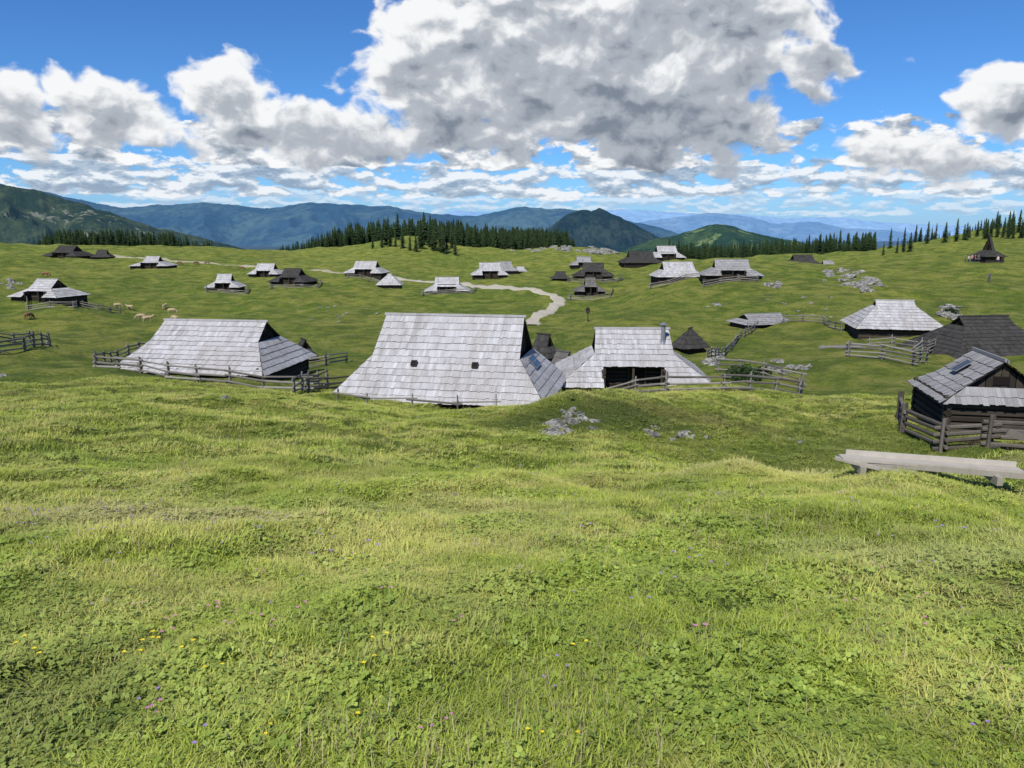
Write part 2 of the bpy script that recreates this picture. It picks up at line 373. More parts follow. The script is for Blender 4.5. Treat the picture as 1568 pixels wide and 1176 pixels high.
for g_,rad in((gs,.8),(gm,1.6)):
    d=nn.m('ADD',nn.v('DISTANCE',pos,tuple(g_)),nn.m('MULTIPLY',nn.m('SUBTRACT',nn.noise(pos,1.6,3,.7),.5),rad*2.2))
    f=nn.m('SUBTRACT',1,nn.ss(d,rad*.4,rad*.9));col=nn.mix(f,col,(.34,.28,.19) if rad<1 else (.06,.04,.028))
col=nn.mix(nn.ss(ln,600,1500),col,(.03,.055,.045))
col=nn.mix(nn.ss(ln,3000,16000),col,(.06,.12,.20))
col=nn.mix(nn.ss(ln,16000,50000),col,(.22,.36,.55))  # far blues are valley haze painted into the ground colour
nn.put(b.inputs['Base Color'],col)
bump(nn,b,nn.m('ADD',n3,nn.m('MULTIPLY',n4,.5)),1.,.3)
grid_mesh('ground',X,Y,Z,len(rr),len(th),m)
# ------------------------------------------------------------------ mountains
def mountain(name,pts,D,depth,mat,vfoot=400,rough=.10,seed=1,jag=1.,ncol=420):
    us=np.array([p_[0] for p_ in pts],float);vs=np.array([p_[1] for p_ in pts],float)
    U=np.linspace(us[0],us[-1],ncol);V=np.interp(U,us,vs)
    ker=np.hanning(13);ker/=ker.sum();V=np.convolve(np.pad(V,6,mode='edge'),ker,'valid')
    V=V-jag*fbm(U/22,U*0+3,5,seed,.6)
    NR=70;f=np.linspace(0,1,NR)
    Tn=(U-784)/FPX/1.02
    zc=np.array([S(v_) for v_ in V])*D;zf=S(vfoot)*D
    F,TT=np.meshgrid(f,Tn,indexing='ij');ZC=np.broadcast_to(zc,F.shape)
    y=D+(F-.62)*depth;x=TT*y
    sh=np.where(F<.62,np.clip(F/.62,0,1)**1.15,1-((F-.62)/.38)**1.5)
    w=np.sin(np.clip(F/.62,0,1)*math.pi)*(F<.62)
    hh=(ZC-zf)
    rel=1-np.abs(fbm(x/(depth*.22),y/(depth*.5),5,seed+40,.55))*1.6
    z=zf+hh*(sh+rough*2.2*w*(rel-.55))
    return grid_mesh(name,x.ravel(),y.ravel(),z.ravel(),NR,ncol,mat)
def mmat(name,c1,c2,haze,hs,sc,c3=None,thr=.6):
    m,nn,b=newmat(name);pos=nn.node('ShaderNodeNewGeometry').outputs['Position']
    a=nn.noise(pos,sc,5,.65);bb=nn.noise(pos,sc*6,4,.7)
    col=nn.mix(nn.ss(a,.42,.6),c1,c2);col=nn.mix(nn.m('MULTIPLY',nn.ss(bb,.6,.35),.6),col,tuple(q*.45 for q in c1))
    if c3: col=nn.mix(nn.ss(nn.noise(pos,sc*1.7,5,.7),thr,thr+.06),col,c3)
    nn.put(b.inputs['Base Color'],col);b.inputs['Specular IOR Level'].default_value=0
    b.inputs['Emission Color'].default_value=(*haze,1);b.inputs['Emission Strength'].default_value=hs  # airlight haze painted in as constant emission, over bluish far base colours
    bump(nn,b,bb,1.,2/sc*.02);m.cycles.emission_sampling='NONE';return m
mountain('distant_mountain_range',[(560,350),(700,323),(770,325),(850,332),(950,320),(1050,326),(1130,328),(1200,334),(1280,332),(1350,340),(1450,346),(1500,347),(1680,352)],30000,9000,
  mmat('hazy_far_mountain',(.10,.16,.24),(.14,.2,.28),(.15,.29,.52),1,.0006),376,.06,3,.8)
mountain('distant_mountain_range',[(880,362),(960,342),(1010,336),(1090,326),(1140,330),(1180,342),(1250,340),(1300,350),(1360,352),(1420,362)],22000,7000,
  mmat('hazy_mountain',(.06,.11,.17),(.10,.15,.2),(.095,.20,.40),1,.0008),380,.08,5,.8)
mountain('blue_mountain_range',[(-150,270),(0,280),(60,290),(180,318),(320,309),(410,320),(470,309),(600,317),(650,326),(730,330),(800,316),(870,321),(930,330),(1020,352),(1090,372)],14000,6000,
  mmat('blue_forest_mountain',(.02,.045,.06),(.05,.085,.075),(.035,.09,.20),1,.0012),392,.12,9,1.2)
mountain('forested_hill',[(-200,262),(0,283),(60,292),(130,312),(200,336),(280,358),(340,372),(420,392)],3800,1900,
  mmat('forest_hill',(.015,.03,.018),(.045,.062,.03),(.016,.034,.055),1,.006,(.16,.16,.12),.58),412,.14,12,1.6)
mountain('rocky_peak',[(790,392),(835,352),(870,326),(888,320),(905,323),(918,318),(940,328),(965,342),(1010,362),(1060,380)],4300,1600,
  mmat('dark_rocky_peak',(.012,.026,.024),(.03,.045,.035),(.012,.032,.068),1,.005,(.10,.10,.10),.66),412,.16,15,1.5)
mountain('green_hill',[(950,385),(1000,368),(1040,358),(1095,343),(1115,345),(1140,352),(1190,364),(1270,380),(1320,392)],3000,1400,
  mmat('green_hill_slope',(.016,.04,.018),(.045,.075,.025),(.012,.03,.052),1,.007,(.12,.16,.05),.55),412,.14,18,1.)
# ------------------------------------------------------------------ instancing helper
def instancer(name,pts,idx,rot,scl,srcs):
    col=bpy.data.collections.new(name+'_parts')
    for i,o in enumerate(srcs):
        o.name='%s_part_%02d'%(name,i);col.objects.link(o)
    me=bpy.data.meshes.new(name);me.vertices.add(len(pts));me.vertices.foreach_set('co',np.asarray(pts,np.float32).ravel())
    a=me.attributes.new('idx','INT','POINT');a.data.foreach_set('value',np.asarray(idx,np.int32))
    a=me.attributes.new('rot','FLOAT_VECTOR','POINT');a.data.foreach_set('vector',np.asarray(rot,np.float32).ravel())
    a=me.attributes.new('scl','FLOAT_VECTOR','POINT');a.data.foreach_set('vector',np.asarray(scl,np.float32).ravel())
    o=bpy.data.objects.new(name,me);link(o)
    ng=bpy.data.node_groups.new(name+'_scatter','GeometryNodeTree')
    ng.interface.new_socket('Geometry',in_out='INPUT',socket_type='NodeSocketGeometry');ng.interface.new_socket('Geometry',in_out='OUTPUT',socket_type='NodeSocketGeometry')
    gi=ng.nodes.new('NodeGroupInput');go=ng.nodes.new('NodeGroupOutput');ip=ng.nodes.new('GeometryNodeInstanceOnPoints')
    ci=ng.nodes.new('GeometryNodeCollectionInfo');ci.inputs['Collection'].default_value=col;ci.inputs['Separate Children'].default_value=True;ci.inputs['Reset Children'].default_value=True
    L=ng.links.new;L(gi.outputs[0],ip.inputs['Points']);L(ci.outputs[0],ip.inputs['Instance']);ip.inputs['Pick Instance'].default_value=True
    for nm,ty,so in(('idx','INT','Instance Index'),('rot','FLOAT_VECTOR','Rotation'),('scl','FLOAT_VECTOR','Scale')):
        na=ng.nodes.new('GeometryNodeInputNamedAttribute');na.data_type=ty;na.inputs['Name'].default_value=nm
        L([q for q in na.outputs if q.enabled and q.name=='Attribute'][0],ip.inputs[so])
    L(ip.outputs[0],go.inputs[0])
    md=o.modifiers.new('scatter','NODES');md.node_group=ng;return o
def srcobj(mb,mats):
    me=bpy.data.meshes.new('src');me.from_pydata(mb.v,[],mb.f)
    for m_ in mats: me.materials.append(m_)
    me.polygons.foreach_set('material_index',mb.mi);a=me.attributes.new('tone','FLOAT','FACE');a.data.foreach_set('value',mb.t);me.update()
    return bpy.data.objects.new('src',me)
# ------------------------------------------------------------------ grass
def leafmat(name,c1,c2,c3,trans=.2):
    m,nn,b=newmat(name)
    at=nn.node('ShaderNodeAttribute',attribute_name='tone').outputs['Fac']
    pos=nn.node('ShaderNodeNewGeometry').outputs['Position'];rd=nn.node('ShaderNodeObjectInfo').outputs['Random']
    big=nn.ss(nn.noise(pos,.5,3,.65),.42,.60);lar=nn.ss(nn.noise(nn.v('ADD',pos,(31,7,0)),.32,4,.65),.54,.40)
    cc=nn.mix(nn.m('MULTIPLY',nn.m('ADD',at,rd),.5),c1,c2);cc=nn.mix(nn.m('MULTIPLY',big,.7),cc,c3)
    cc=nn.mix(nn.m('MULTIPLY',lar,.34),cc,(.10,.16,.02))
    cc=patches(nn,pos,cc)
    nn.put(b.inputs['Base Color'],cc);b.inputs['Roughness'].default_value=.55;b.inputs['Specular IOR Level'].default_value=.25
    tr=nn.node('ShaderNodeBsdfTranslucent');nn.put(tr.inputs[0],cc);mx=nn.node('ShaderNodeMixShader');mx.inputs[0].default_value=trans
    out=[q for q in m.node_tree.nodes if q.type=='OUTPUT_MATERIAL'][0]
    nn.nt.links.new(b.outputs[0],mx.inputs[1]);nn.nt.links.new(tr.outputs[0],mx.inputs[2]);nn.nt.links.new(mx.outputs[0],out.inputs[0]);return m
GM=leafmat('grass_blade',(.19,.265,.03),(.50,.56,.09),(.60,.56,.17))
CM=leafmat('clover_leaf',(.17,.26,.035),(.46,.54,.11),(.40,.46,.11))
DM=leafmat('dry_stalk',(.36,.29,.15),(.58,.49,.30),(.5,.42,.24))
YF=plain('yellow_petal',(.8,.62,.03));PF=plain('purple_petal',(.35,.2,.55));WF=plain('pink_petal',(.5,.2,.35))
def blade(mb,x,y,h,w,an,bend,mi=0,t=.5):
    d=Vector((math.cos(an),math.sin(an),0));s_=Vector((-d.y,d.x,0));pr=None
    for i in range(4):
        f=i/3;c_=Vector((x,y,0))+d*bend*f*f*h+Vector((0,0,h*(f-.25*bend*f*f)));ww=w*(1-f)**.7*.5+.0004
        cur=(c_-s_*ww,c_+s_*ww)
        if pr: mb.quad([pr[0],pr[1],cur[1],cur[0]],mi,t)
        pr=cur
srcs=[]
for k in range(4):
    mb=MB()
    for i in range(28):
        a=random.random()*6.28;r=random.random()**.5*.09;dry=random.random()<.10
        blade(mb,r*math.cos(a),r*math.sin(a),random.uniform(.022,.062),random.uniform(.003,.008),random.random()*6.28,random.uniform(.4,1.5),1 if dry else 0,random.random())
    srcs.append(srcobj(mb,[GM,DM]))
for k in range(3):
    mb=MB()
    for i in range(14):
        a=random.random()*6.28;r=random.random()**.5*.085;h=random.uniform(.015,.04);x=r*math.cos(a);y=r*math.sin(a)
        tx,ty=random.uniform(-.5,.5),random.uniform(-.5,.5)
        for j in range(3):
            an=j*2.09+a;cx=.009*math.cos(an);cy=.009*math.sin(an);R_=random.uniform(.006,.010)
            mb.quad([(x+cx+R_*math.cos(q*1.257),y+cy+R_*math.sin(q*1.257),h+(cx+R_*math.cos(q*1.257))*tx+(cy+R_*math.sin(q*1.257))*ty) for q in range(5)],0,random.random())
    for i in range(12):
        a=random.random()*6.28;r=random.random()**.5*.08
        blade(mb,r*math.cos(a),r*math.sin(a),random.uniform(.03,.06),.005,random.random()*6.28,random.uniform(.3,1.2),1,random.random())
    srcs.append(srcobj(mb,[CM,GM]))
mb=MB()
for i in range(9):
    a=random.random()*6.28;r=random.random()**.5*.12;h=random.uniform(.07,.13)
    blade(mb,r*math.cos(a),r*math.sin(a),h,.003,random.random()*6.28,random.uniform(.2,.8),0,random.random())
srcs.append(srcobj(mb,[DM]))
for fm in(YF,PF,WF):
    mb=MB()
    for i in range(2):
        x,y=random.uniform(-.06,.06),random.uniform(-.06,.06);h=random.uniform(.06,.09);mb.beam((x,y,0),(x,y,h),.003,.003,1,.5)
        for j in range(6):
            an=j*1.047;mb.quad([(x,y,h),(x+.008*math.cos(an-.4),y+.008*math.sin(an-.4),h+.003),(x+.011*math.cos(an),y+.011*math.sin(an),h+.002),(x+.008*math.cos(an+.4),y+.008*math.sin(an+.4),h+.003)],0,.5)
    srcs.append(srcobj(mb,[fm,GM]))
mb=MB()
for i in range(9):
    an=random.random()*6.28;L_=random.uniform(.04,.075);d=Vector((math.cos(an),math.sin(an),0));s_=Vector((-d.y,d.x,0))
    mb.quad([(0,0,.0),d*L_*.5+s_*.015+Vector((0,0,.025)),d*L_+Vector((0,0,.02)),d*L_*.5-s_*.015+Vector((0,0,.025))],0,random.random())
srcs.append(srcobj(mb,[CM]))
bands=[(1.3,6,19000,.75,1.25),(6,14,40000,.9,1.5),(14,44,54000,1.1,2.1)]
px=[];ii=[];sc=[]
for r0,r1,cnt,s0,s1 in bands:
    r=np.sqrt(rng.random(cnt)*(r1*r1-r0*r0)+r0*r0);t=rng.uniform(-.74,.74,cnt)
    x=r*np.sin(t);y=r*np.cos(t);z=H(x,y)
    pn=fbm(x/1.1,y/1.1,3,77)
    u=rng.random(cnt);cl=np.clip(.38+.6*pn-.02*r,0.02,.8)
    k=np.where(u<cl,rng.integers(4,7,cnt),rng.integers(0,4,cnt))
    u2=rng.random(cnt);k=np.where(u2<.012+.07*(fbm(x/2.4,y/2.4,2,31)>.45),7,k);k=np.where((u2>.93),11,k)
    fl=1.0 if r1<15 else 0
    k=np.where((u2>.9)&(u2<.9+.0005*fl),8,k);k=np.where((u2>.906)&(u2<.906+.0022*fl),9,k);k=np.where((u2>.910)&(u2<.910+.0016*fl),10,k)
    keep=np.ones(cnt,bool)
    for hx,hy,hr in hutpos: keep&=((x-hx)**2+(y-hy)**2>(hr*.85)**2)
    for g_,rad in((gs,.55),(gm,1.1)): keep&=((x-g_.x)**2+(y-g_.y)**2>rad*rad)
    keep&=segd(x,y,5.28,11.9,7.98,11.6)>.2
    # thin worn patches
    keep&=~((fbm(x/1.7,y/1.7,3,91)>.72)&(rng.random(cnt)<.75))
    tus=np.clip(fbm(x/.5,y/.5,2,55),-1,1)
    s_=rng.uniform(s0,s1,cnt)*(1+.3*tus)
    px.append(np.stack([x,y,z-.004],1)[keep]);ii.append(k[keep]);sc.append(np.stack([s_,s_,s_*rng.uniform(.55,1.1,cnt)*(1+.5*np.maximum(tus,0))],1)[keep])
for (u,v,R_,cnt,kk) in((110,790,.5,18,9),(300,815,.8,14,9),(60,1000,.4,4,8),(330,1030,.5,5,8),(330,955,.3,8,10)):
    g_=G(u,v);x=g_.x+rng.normal(0,R_,cnt);y=g_.y+rng.normal(0,R_*.5,cnt);z=H(x,y)
    px.append(np.stack([x,y,z],1));ii.append(np.full(cnt,kk));sc.append(np.full((cnt,3),1.2))
px=np.concatenate(px);ii=np.concatenate(ii);sc=np.concatenate(sc);rt=np.zeros((len(px),3));rt[:,2]=rng.random(len(px))*6.28
instancer('meadow_grass',px,ii,rt,sc,srcs)
# ------------------------------------------------------------------ conifers
TM=plain('bark',(.06,.045,.03));m,nn,b=newmat('conifer_needles')
at=nn.node('ShaderNodeAttribute',attribute_name='tone').outputs['Fac'];rd=nn.node('ShaderNodeObjectInfo').outputs['Random']
nn.put(b.inputs['Base Color'],nn.mix(nn.m('MULTIPLY',nn.m('ADD',at,rd),.5),(.010,.024,.010),(.045,.075,.025)));NM=m
def conifer(seed,wd=.2,ht=1.):
    R=random.Random(seed);mb=MB();mb.beam((0,0,-.03),(0,0,.96),.03,.03,1,.3,6,w2=.15);nw=22
    for i in range(nw):
        f=i/nw;z=.06+.9*f**.95;rad=wd*(1-f)**.8*R.uniform(.8,1.15)+.008;nb=R.randint(7,10)
        for j in range(nb):
            if R.random()<.1:continue
            an=6.283*j/nb+R.uniform(-.3,.3);r_=rad*R.uniform(.65,1.15);d=Vector((math.cos(an),math.sin(an),0));s_=Vector((-d.y,d.x,0))
            b0=Vector((0,0,z+.03));m_=d*r_*.55+Vector((0,0,z-.01));e_=d*r_+Vector((0,0,z-.035+R.uniform(-.01,.015)));ww=r_*.30
            t=R.random()
            mb.quad([b0,m_-s_*ww+Vector((0,0,-.022)),e_,m_],0,t);mb.quad([b0,m_,e_,m_+s_*ww+Vector((0,0,-.022))],0,t*.8)
    return mb
tsrc=[conifer(i,w) for i,w in enumerate((.15,.19,.22,.17))]
tree_me=[]
for mb in tsrc: tree_me.append(srcobj(mb,[NM,TM]).data)
FP=[];FS=[]
def forest(u0,u1,D0,D1,cnt,hs,vv=380,dens=None,top=None):
    u=rng.uniform(u0,u1,cnt);D=rng.uniform(D0,D1,cnt);t=np.array([T(q,vv) for q in u]);x=t*D;z=H(x,D)
    keep=np.ones(cnt,bool)
    if dens is not None: keep=fbm(x/25,D/25,2,88)>dens
    h_=rng.uniform(hs[0],hs[1],cnt)
    if top is not None: h_*=np.interp(u,[q[0] for q in top],[q[1] for q in top])
    FP.append(np.stack([x,D,z-.2],1)[keep]);FS.append(h_[keep])
forest(420,880,480,600,1500,(10,18),top=[(420,.3),(470,.6),(540,1.0),(840,.95),(880,.5)])
forest(640,870,430,480,260,(9,16),dens=.0)
forest(60,330,430,530,700,(9,15),top=[(60,.5),(90,1),(260,1),(330,.5)])
forest(1020,1340,400,500,800,(7,13))
forest(1340,1660,250,345,190,(5,8.5),dens=.2)
forest(1380,1700,345,400,70,(3,5.5))
forest(640,700,330,430,26,(9,15))
FP=np.concatenate(FP);FS=np.concatenate(FS);k=len(FP);rt=np.zeros((k,3));rt[:,2]=rng.random(k)*6.28
instancer('spruce_forest',FP,rng.integers(0,4,k),rt,np.stack([FS,FS,FS],1),[bpy.data.objects.new('s',me) for me in tree_me])
for u,D,hh in((585,350,9),(592,352,13),(598,350,10),(606,345,8),(617,340,9),(628,335,8),(637,330,9),(571,360,7),(664,340,11),(676,345,13),(684,350,11),(700,380,12),(610,380,14),
  (1310,330,10),(1285,330,11),(1255,320,9),(1338,300,8),(1362,300,9),(1383,290,8),(1418,290,9),(1445,280,8),(1462,280,9),(1540,290,9),(1556,285,9),(1505,300,8),(1400,330,9)):
    p=PD(u,D,385);o=bpy.data.objects.new('spruce_tree',random.choice(tree_me));link(o);o.location=p-Vector((0,0,.1));o.scale=(hh,hh,hh);o.rotation_euler=(0,0,random.random()*6)
# ------------------------------------------------------------------ path
def path(name,pts,wid,mat):
    g=[G(*q) for q in pts];xy=[Vector((q.x,q.y)) for q in g];out=[]
    for i in range(len(xy)-1):
        p0=xy[max(i-1,0)];p1=xy[i];p2=xy[i+1];p3=xy[min(i+2,len(xy)-1)]
        for k in range(14):
            t=k/14;out.append(.5*((2*p1)+(-p0+p2)*t+(2*p0-5*p1+4*p2-p3)*t*t+(-p0+3*p1-3*p2+p3)*t**3))
    out.append(xy[-1]);N_=9;Xs=[];Ys=[]
    for i,q in enumerate(out):
        d=(out[min(i+1,len(out)-1)]-out[max(i-1,0)]).normalized();s_=Vector((-d.y,d.x));w=wid*(1+.3*float(vn(np.array([i*.35]),np.array([2.]))[0]))
        for j in range(N_):
            o_=q+s_*w*(j/(N_-1)-.5);Xs.append(o_.x);Ys.append(o_.y)
    Xs=np.array(Xs);Ys=np.array(Ys);Zs=H(Xs,Ys)+.16
    Zs=Zs.reshape(-1,N_);Zs[:,0]-=.3;Zs[:,-1]-=.3
    return grid_mesh(name,Xs,Ys,Zs.ravel(),len(out),N_,mat)
PATHM=plain('gravel_path',(.40,.365,.29),.95,.25,1.5);PATH2=plain('worn_track',(.33,.30,.21),.95,.3,.6)
path('gravel_path',[(812,499),(822,487),(845,474),(856,463),(850,455),(826,448),(790,443),(740,440),(690,436),(655,432),(600,425)],2.5,PATHM)
path('gravel_path',[(600,425),(540,419),(480,414),(400,409),(330,404),(250,397),(175,391)],2.1,PATH2)
# ------------------------------------------------------------------ rocks
m,nn,b=newmat('limestone');tc=nn.node('ShaderNodeNewGeometry').outputs['Position']
a=nn.noise(tc,2.,5,.65);bb=nn.noise(tc,9,4,.7)
cc=nn.mix(nn.ss(a,.38,.64),(.15,.145,.13),(.43,.42,.39));cc=nn.mix(nn.ss(bb,.53,.35),cc,(.055,.06,.04));nn.put(b.inputs['Base Color'],cc);bump(nn,b,bb,.9,.15);ROCK=m
rock_me=[]
from mathutils import noise as mn
for k in range(6):
    bm=bmesh.new();bmesh.ops.create_icosphere(bm,subdivisions=4,radius=1)
    for v_ in bm.verts:
        p=v_.co.copy();o_=Vector((k*7.3,k*3.1,1));d=mn.noise(p*1.2+o_)*.5+mn.noise(p*2.7+o_)*.3+abs(mn.noise(p*6+o_))*.22
        q=p*(1+d);q.x=round(q.x*3)/3*.35+q.x*.65;q.z=(round(q.z*4)/4*.4+q.z*.6)*.7;v_.co=q
    me=bpy.data.meshes.new('rock');bm.to_mesh(me);bm.free();me.materials.append(ROCK);rock_me.append(me)
def rocks(name,items):
    bm=bmesh.new();c0=None
    for p,s_ in items:
        if c0 is None:c0=p.copy()
        t=bmesh.new();t.from_mesh(random.choice(rock_me));M=Matrix.Translation(p-c0)@Matrix.Rotation(random.random()*6.28,4,'Z')@Matrix.Rotation(random.uniform(-.4,.4),4,'X')@Matrix.Diagonal((s_*random.uniform(.7,1.3),s_*random.uniform(.6,1.1),s_*random.uniform(.5,1.),1))
        bmesh.ops.transform(t,matrix=M,verts=t.verts);me=bpy.data.meshes.new('t');t.to_mesh(me);t.free();bm.from_mesh(me);bpy.data.meshes.remove(me)
    me=bpy.data.meshes.new(name);bm.to_mesh(me);bm.free();me.materials.append(ROCK);o=bpy.data.objects.new(name,me);link(o);o.location=c0
def cluster(name,u,v,su,sv,cnt,s0,s1,rmin=2,sink=.35):
    it=[]
    for i in range(cnt):
        g_=G(u+random.gauss(0,su),v+random.gauss(0,sv),rmin);s_=random.uniform(s0,s1);g_.z-=s_*sink*.5;it.append((g_,s_))
    rocks(name,it)
cluster('limestone_outcrop',854,657,12,8,20,.13,.38,15,.7);cluster('limestone_outcrop',874,637,13,6,12,.12,.28,15,.7);cluster('limestone_outcrop',902,650,9,9,10,.1,.24,15,.6)
cluster('limestone_outcrop',996,657,5,7,6,.1,.26,15,.6);cluster('limestone_outcrop',1052,667,15,4,10,.1,.24,15,.6)
cluster('limestone_outcrop',1090,550,12,6,6,.4,.8,30);cluster('limestone_outcrop',1205,565,22,4,7,.3,.6,30)
cluster('limestone_ridge',845,378,26,4,34,1.2,2.4,100,.5);cluster('limestone_ridge',925,381,28,4,46,1.2,2.7,100,.5)
cluster('limestone_ridge',1285,421,16,4,22,.4,1.1,60,.6);cluster('limestone_ridge',1322,436,13,7,24,.4,1.3,60,.6)
cluster('limestone_rocks',1185,438,8,2,6,.4,.8,60);cluster('limestone_rocks',1095,470,12,3,7,.25,.5,60);cluster('limestone_rocks',20,435,14,5,10,.4,.9,60)
cluster('limestone_rocks',520,480,40,8,14,.12,.4,60);cluster('limestone_rocks',1455,478,8,6,8,.5,1.1,60);cluster('limestone_rocks',1230,470,40,10,10,.15,.4,60)
for (u,v,s_) in((694,760,.07),(617,720,.06),(797,715,.06),(1227,678,.13),(1210,672,.08),(1250,765,.05),(658,755,.04),(1025,725,.05),(398,810,.03),(52,630,.09),(345,610,.14),(975,690,.07),(640,640,.08),(0,578,.2),(925,688,.06),(1090,690,.06)):
    rocks('stone',[(G(u,v)-Vector((0,0,s_*.1)),s_*1.2)])
def bush(name,p,rx,rz,cnt):
    mb=MB()
    for i in range(cnt):
        d=Vector((random.gauss(0,1),random.gauss(0,1),abs(random.gauss(0,1)))).normalized()*random.uniform(.6,1.05)
        lump=1+.25*math.sin(d.x*7)*math.sin(d.y*6+1);c_=Vector((d.x*rx*lump,d.y*rx*.8*lump,d.z*rz*lump));r=random.uniform(.04,.09)
        a=Vector((random.gauss(0,1),random.gauss(0,1),random.gauss(0,1))).normalized()*r;b_=Vector((random.gauss(0,1),random.gauss(0,1),random.gauss(0,1))).normalized()*r
        mb.quad([c_-a,c_-b_,c_+a,c_+b_],0,random.random())
    for i in range(8):
        an=i*.8;mb.beam((0,0,-.1),(rx*.6*math.cos(an),rx*.5*math.sin(an),rz*.6),.05,.05,1)
    o=mb.obj(name,[NM,TM]);o.location=p
bush('juniper_bush',PD(1138,47,560)+Vector((0,0,0)),1.1,.8,2600);bush('juniper_bush',PD(1168,50,560),.6,.5,900)
bush('juniper_bush',PD(1455,92,480),.9,.7,900)
# ------------------------------------------------------------------ fences
def fence(pts,hh=1.0,rails=3,v=560,th=.09,step=2.2,name='wooden_rail_fence'):
    pp=[PD(u,D,v) for u,D in pts];m=MB();o0=pp[0].copy();ps=[]
    for i in range(len(pp)-1):
        d=pp[i+1]-pp[i];k=max(1,round(d.length/step))
        for j in range(k): ps.append(pp[i]+d*(j/k))
    ps.append(pp[-1])
    for q in ps: q.z=h1(q.x,q.y)
    for i,q in enumerate(ps):
        t=Vector((random.uniform(-.08,.08),random.uniform(-.06,.06),0));hp=hh*random.uniform(.9,1.25)
        m.beam(q-o0-Vector((0,0,.3)),q-o0+t+Vector((0,0,hp)),th*1.1,th*1.1,0,sides=6,w2=.8)
        m.beam(q-o0-Vector((0,-.18,.3)),q-o0+t+Vector((0,.12,hp*.9)),th,th,0,sides=6,w2=.8)
    for i in range(len(ps)-1):
        d=(ps[i+1]-ps[i])*.12
        for r_ in range(rails):
            z=hh*(r_+.6)/rails
            m.beam(ps[i]-o0-d+Vector((0,.08*(i%2)-.05,z+random.uniform(-.07,.07))),ps[i+1]-o0+d+Vector((0,.08*(i%2)-.05,z+random.uniform(-.07,.07))),th*random.uniform(.8,1.2),th*random.uniform(1.,1.5),0,sides=6,w2=random.uniform(.7,1))
    o=m.obj(name,[RAIL]);o.location=o0
fence([(232,62),(180,56),(148,50),(146,45),(215,42.5),(300,41.5),(400,41),(470,40)],.9)
fence([(470,40),(500,43),(545,46)],.9);fence([(448,38.5),(470,42),(500,47)],1.)
fence([(515,36.3),(560,36),(630,35.7),(700,35.7),(760,35.9)],.7,1,600,.07,2.7)
fence([(930,42),(1020,38.5),(1022,36.8)],.9);fence([(1022,38.5),(1110,38.5),(1150,39.5),(1228,41),(1232,46),(1170,49),(1100,52)],.9)
fence([(-60,56),(0,50),(40,52),(80,58),(75,62)],1.);fence([(0,62),(50,66)],1.)
fence([(455,56),(500,57),(530,60)],.9);
fence([(1295,60),(1300,57),(1350,55),(1400,53),(1420,57)],1.1,4,550);fence([(1330,66),(1400,63)],1.,3,540)
fence([(1400,60),(1440,66),(1480,74)],1.1,4,530)
fence([(1200,92),(1260,88),(1290,82)],.9,3,490);fence([(1085,62),(1130,80),(1160,92)],.9,3,510)
for (u,v,D,w) in((346,446,170,60),(685,452,165,75),(562,424,200,60),(450,437,182,70),(903,457,152,60),(1036,433,150,80),(908,432,176,75),(77,465,120,70),(1118,430,135,80)):
    fence([(u-w*.5,D+2),(u-w*.5,D-5),(u+w*.5,D-5),(u+w*.6,D+4)],1.,3,v,.11,3)
fence([(125,122),(150,120),(182,126)],1.,3,455,.1,3)
m_=MB();o0=PD(1378,28,640)
cor=[(1376,31),(1384,29),(1448,25.6),(1520,25.0),(1640,24.8)]
cp=[PD(u,D,640) for u,D in cor]
for i in range(len(cp)-1):
    for j in range(4):
        z=.12+j*.25;dd=(cp[i+1]-cp[i]).normalized()*.3
        m_.beam(cp[i]-o0-dd+Vector((0,0,z+.05*(i%2))),cp[i+1]-o0+dd+Vector((0,0,z+.05*(i%2)+random.uniform(-.06,.06))),.13,.15,0,sides=7)
for q in cp:
    m_.beam(q-o0+Vector((-.12,-.12,-.3)),q-o0+Vector((-.1,-.12,1.2)),.12,.12,0,sides=6);m_.beam(q-o0+Vector((.14,.12,-.3)),q-o0+Vector((.12,.12,1.15)),.12,.12,0,sides=6)
m_.beam(PD(1545,23.4,640)-o0+Vector((0,0,.95)),PD(1700,22.6,640)-o0+Vector((0,0,.2)),.1,.22,0,1.)
o=m_.obj('log_corral_fence',[CORR]);o.location=o0
# plank/trough resting on two bearers
pa=PD(1285,11.9,725);pb=PD(1558,11.6,745)
tt=np.linspace(0,1,20);gx=pa.x+(pb.x-pa.x)*tt;gy=pa.y+(pb.y-pa.y)*tt;gz=H(gx,gy)-(pa.z+(pb.z-pa.z)*tt);lift=max(0,float(gz.max()));pa.z+=lift;pb.z+=lift
m_=MB();o0=pa.copy();d=(pb-pa);s_=Vector((-d.y,d.x,0)).normalized();U3=lambda z:Vector((0,0,z))
m_.beam(U3(.15),d+U3(.17),.25,.045,0,.6);m_.beam(s_*.13+Vector((.12,0,.19)),d+s_*.13+U3(.21),.04,.10,0,.9)
m_.beam(-s_*.13+Vector((0.4,0,.10)),d-s_*.13+U3(.11),.05,.09,0,.15)
for f in(.1,.85): m_.beam(d*f-s_*.28+U3(.03),d*f+s_*.3+U3(.05),.09,.13,0,.1)
m_.beam(Vector((-.1,-.02,.15)),Vector((.5,-.34,.06)),.15,.03,0,.2);m_.beam(Vector((.3,-.2,.05)),Vector((1.0,-.42,.03)),.12,.03,0,.1)
o=m_.obj('wooden_plank',[PLANK]);o.location=o0
m_=MB();q=PD(1255,70,530);d=PD(1320,66,535)-q;m_.beam((0,0,.2),d+Vector((0,0,.2)),.35,.3,0,.6,8);m_.beam((.5,1,.15),d+Vector((.3,1,.2)),.25,.25,0,.4,8);m_.obj('timber_logs',[RAIL]).location=q
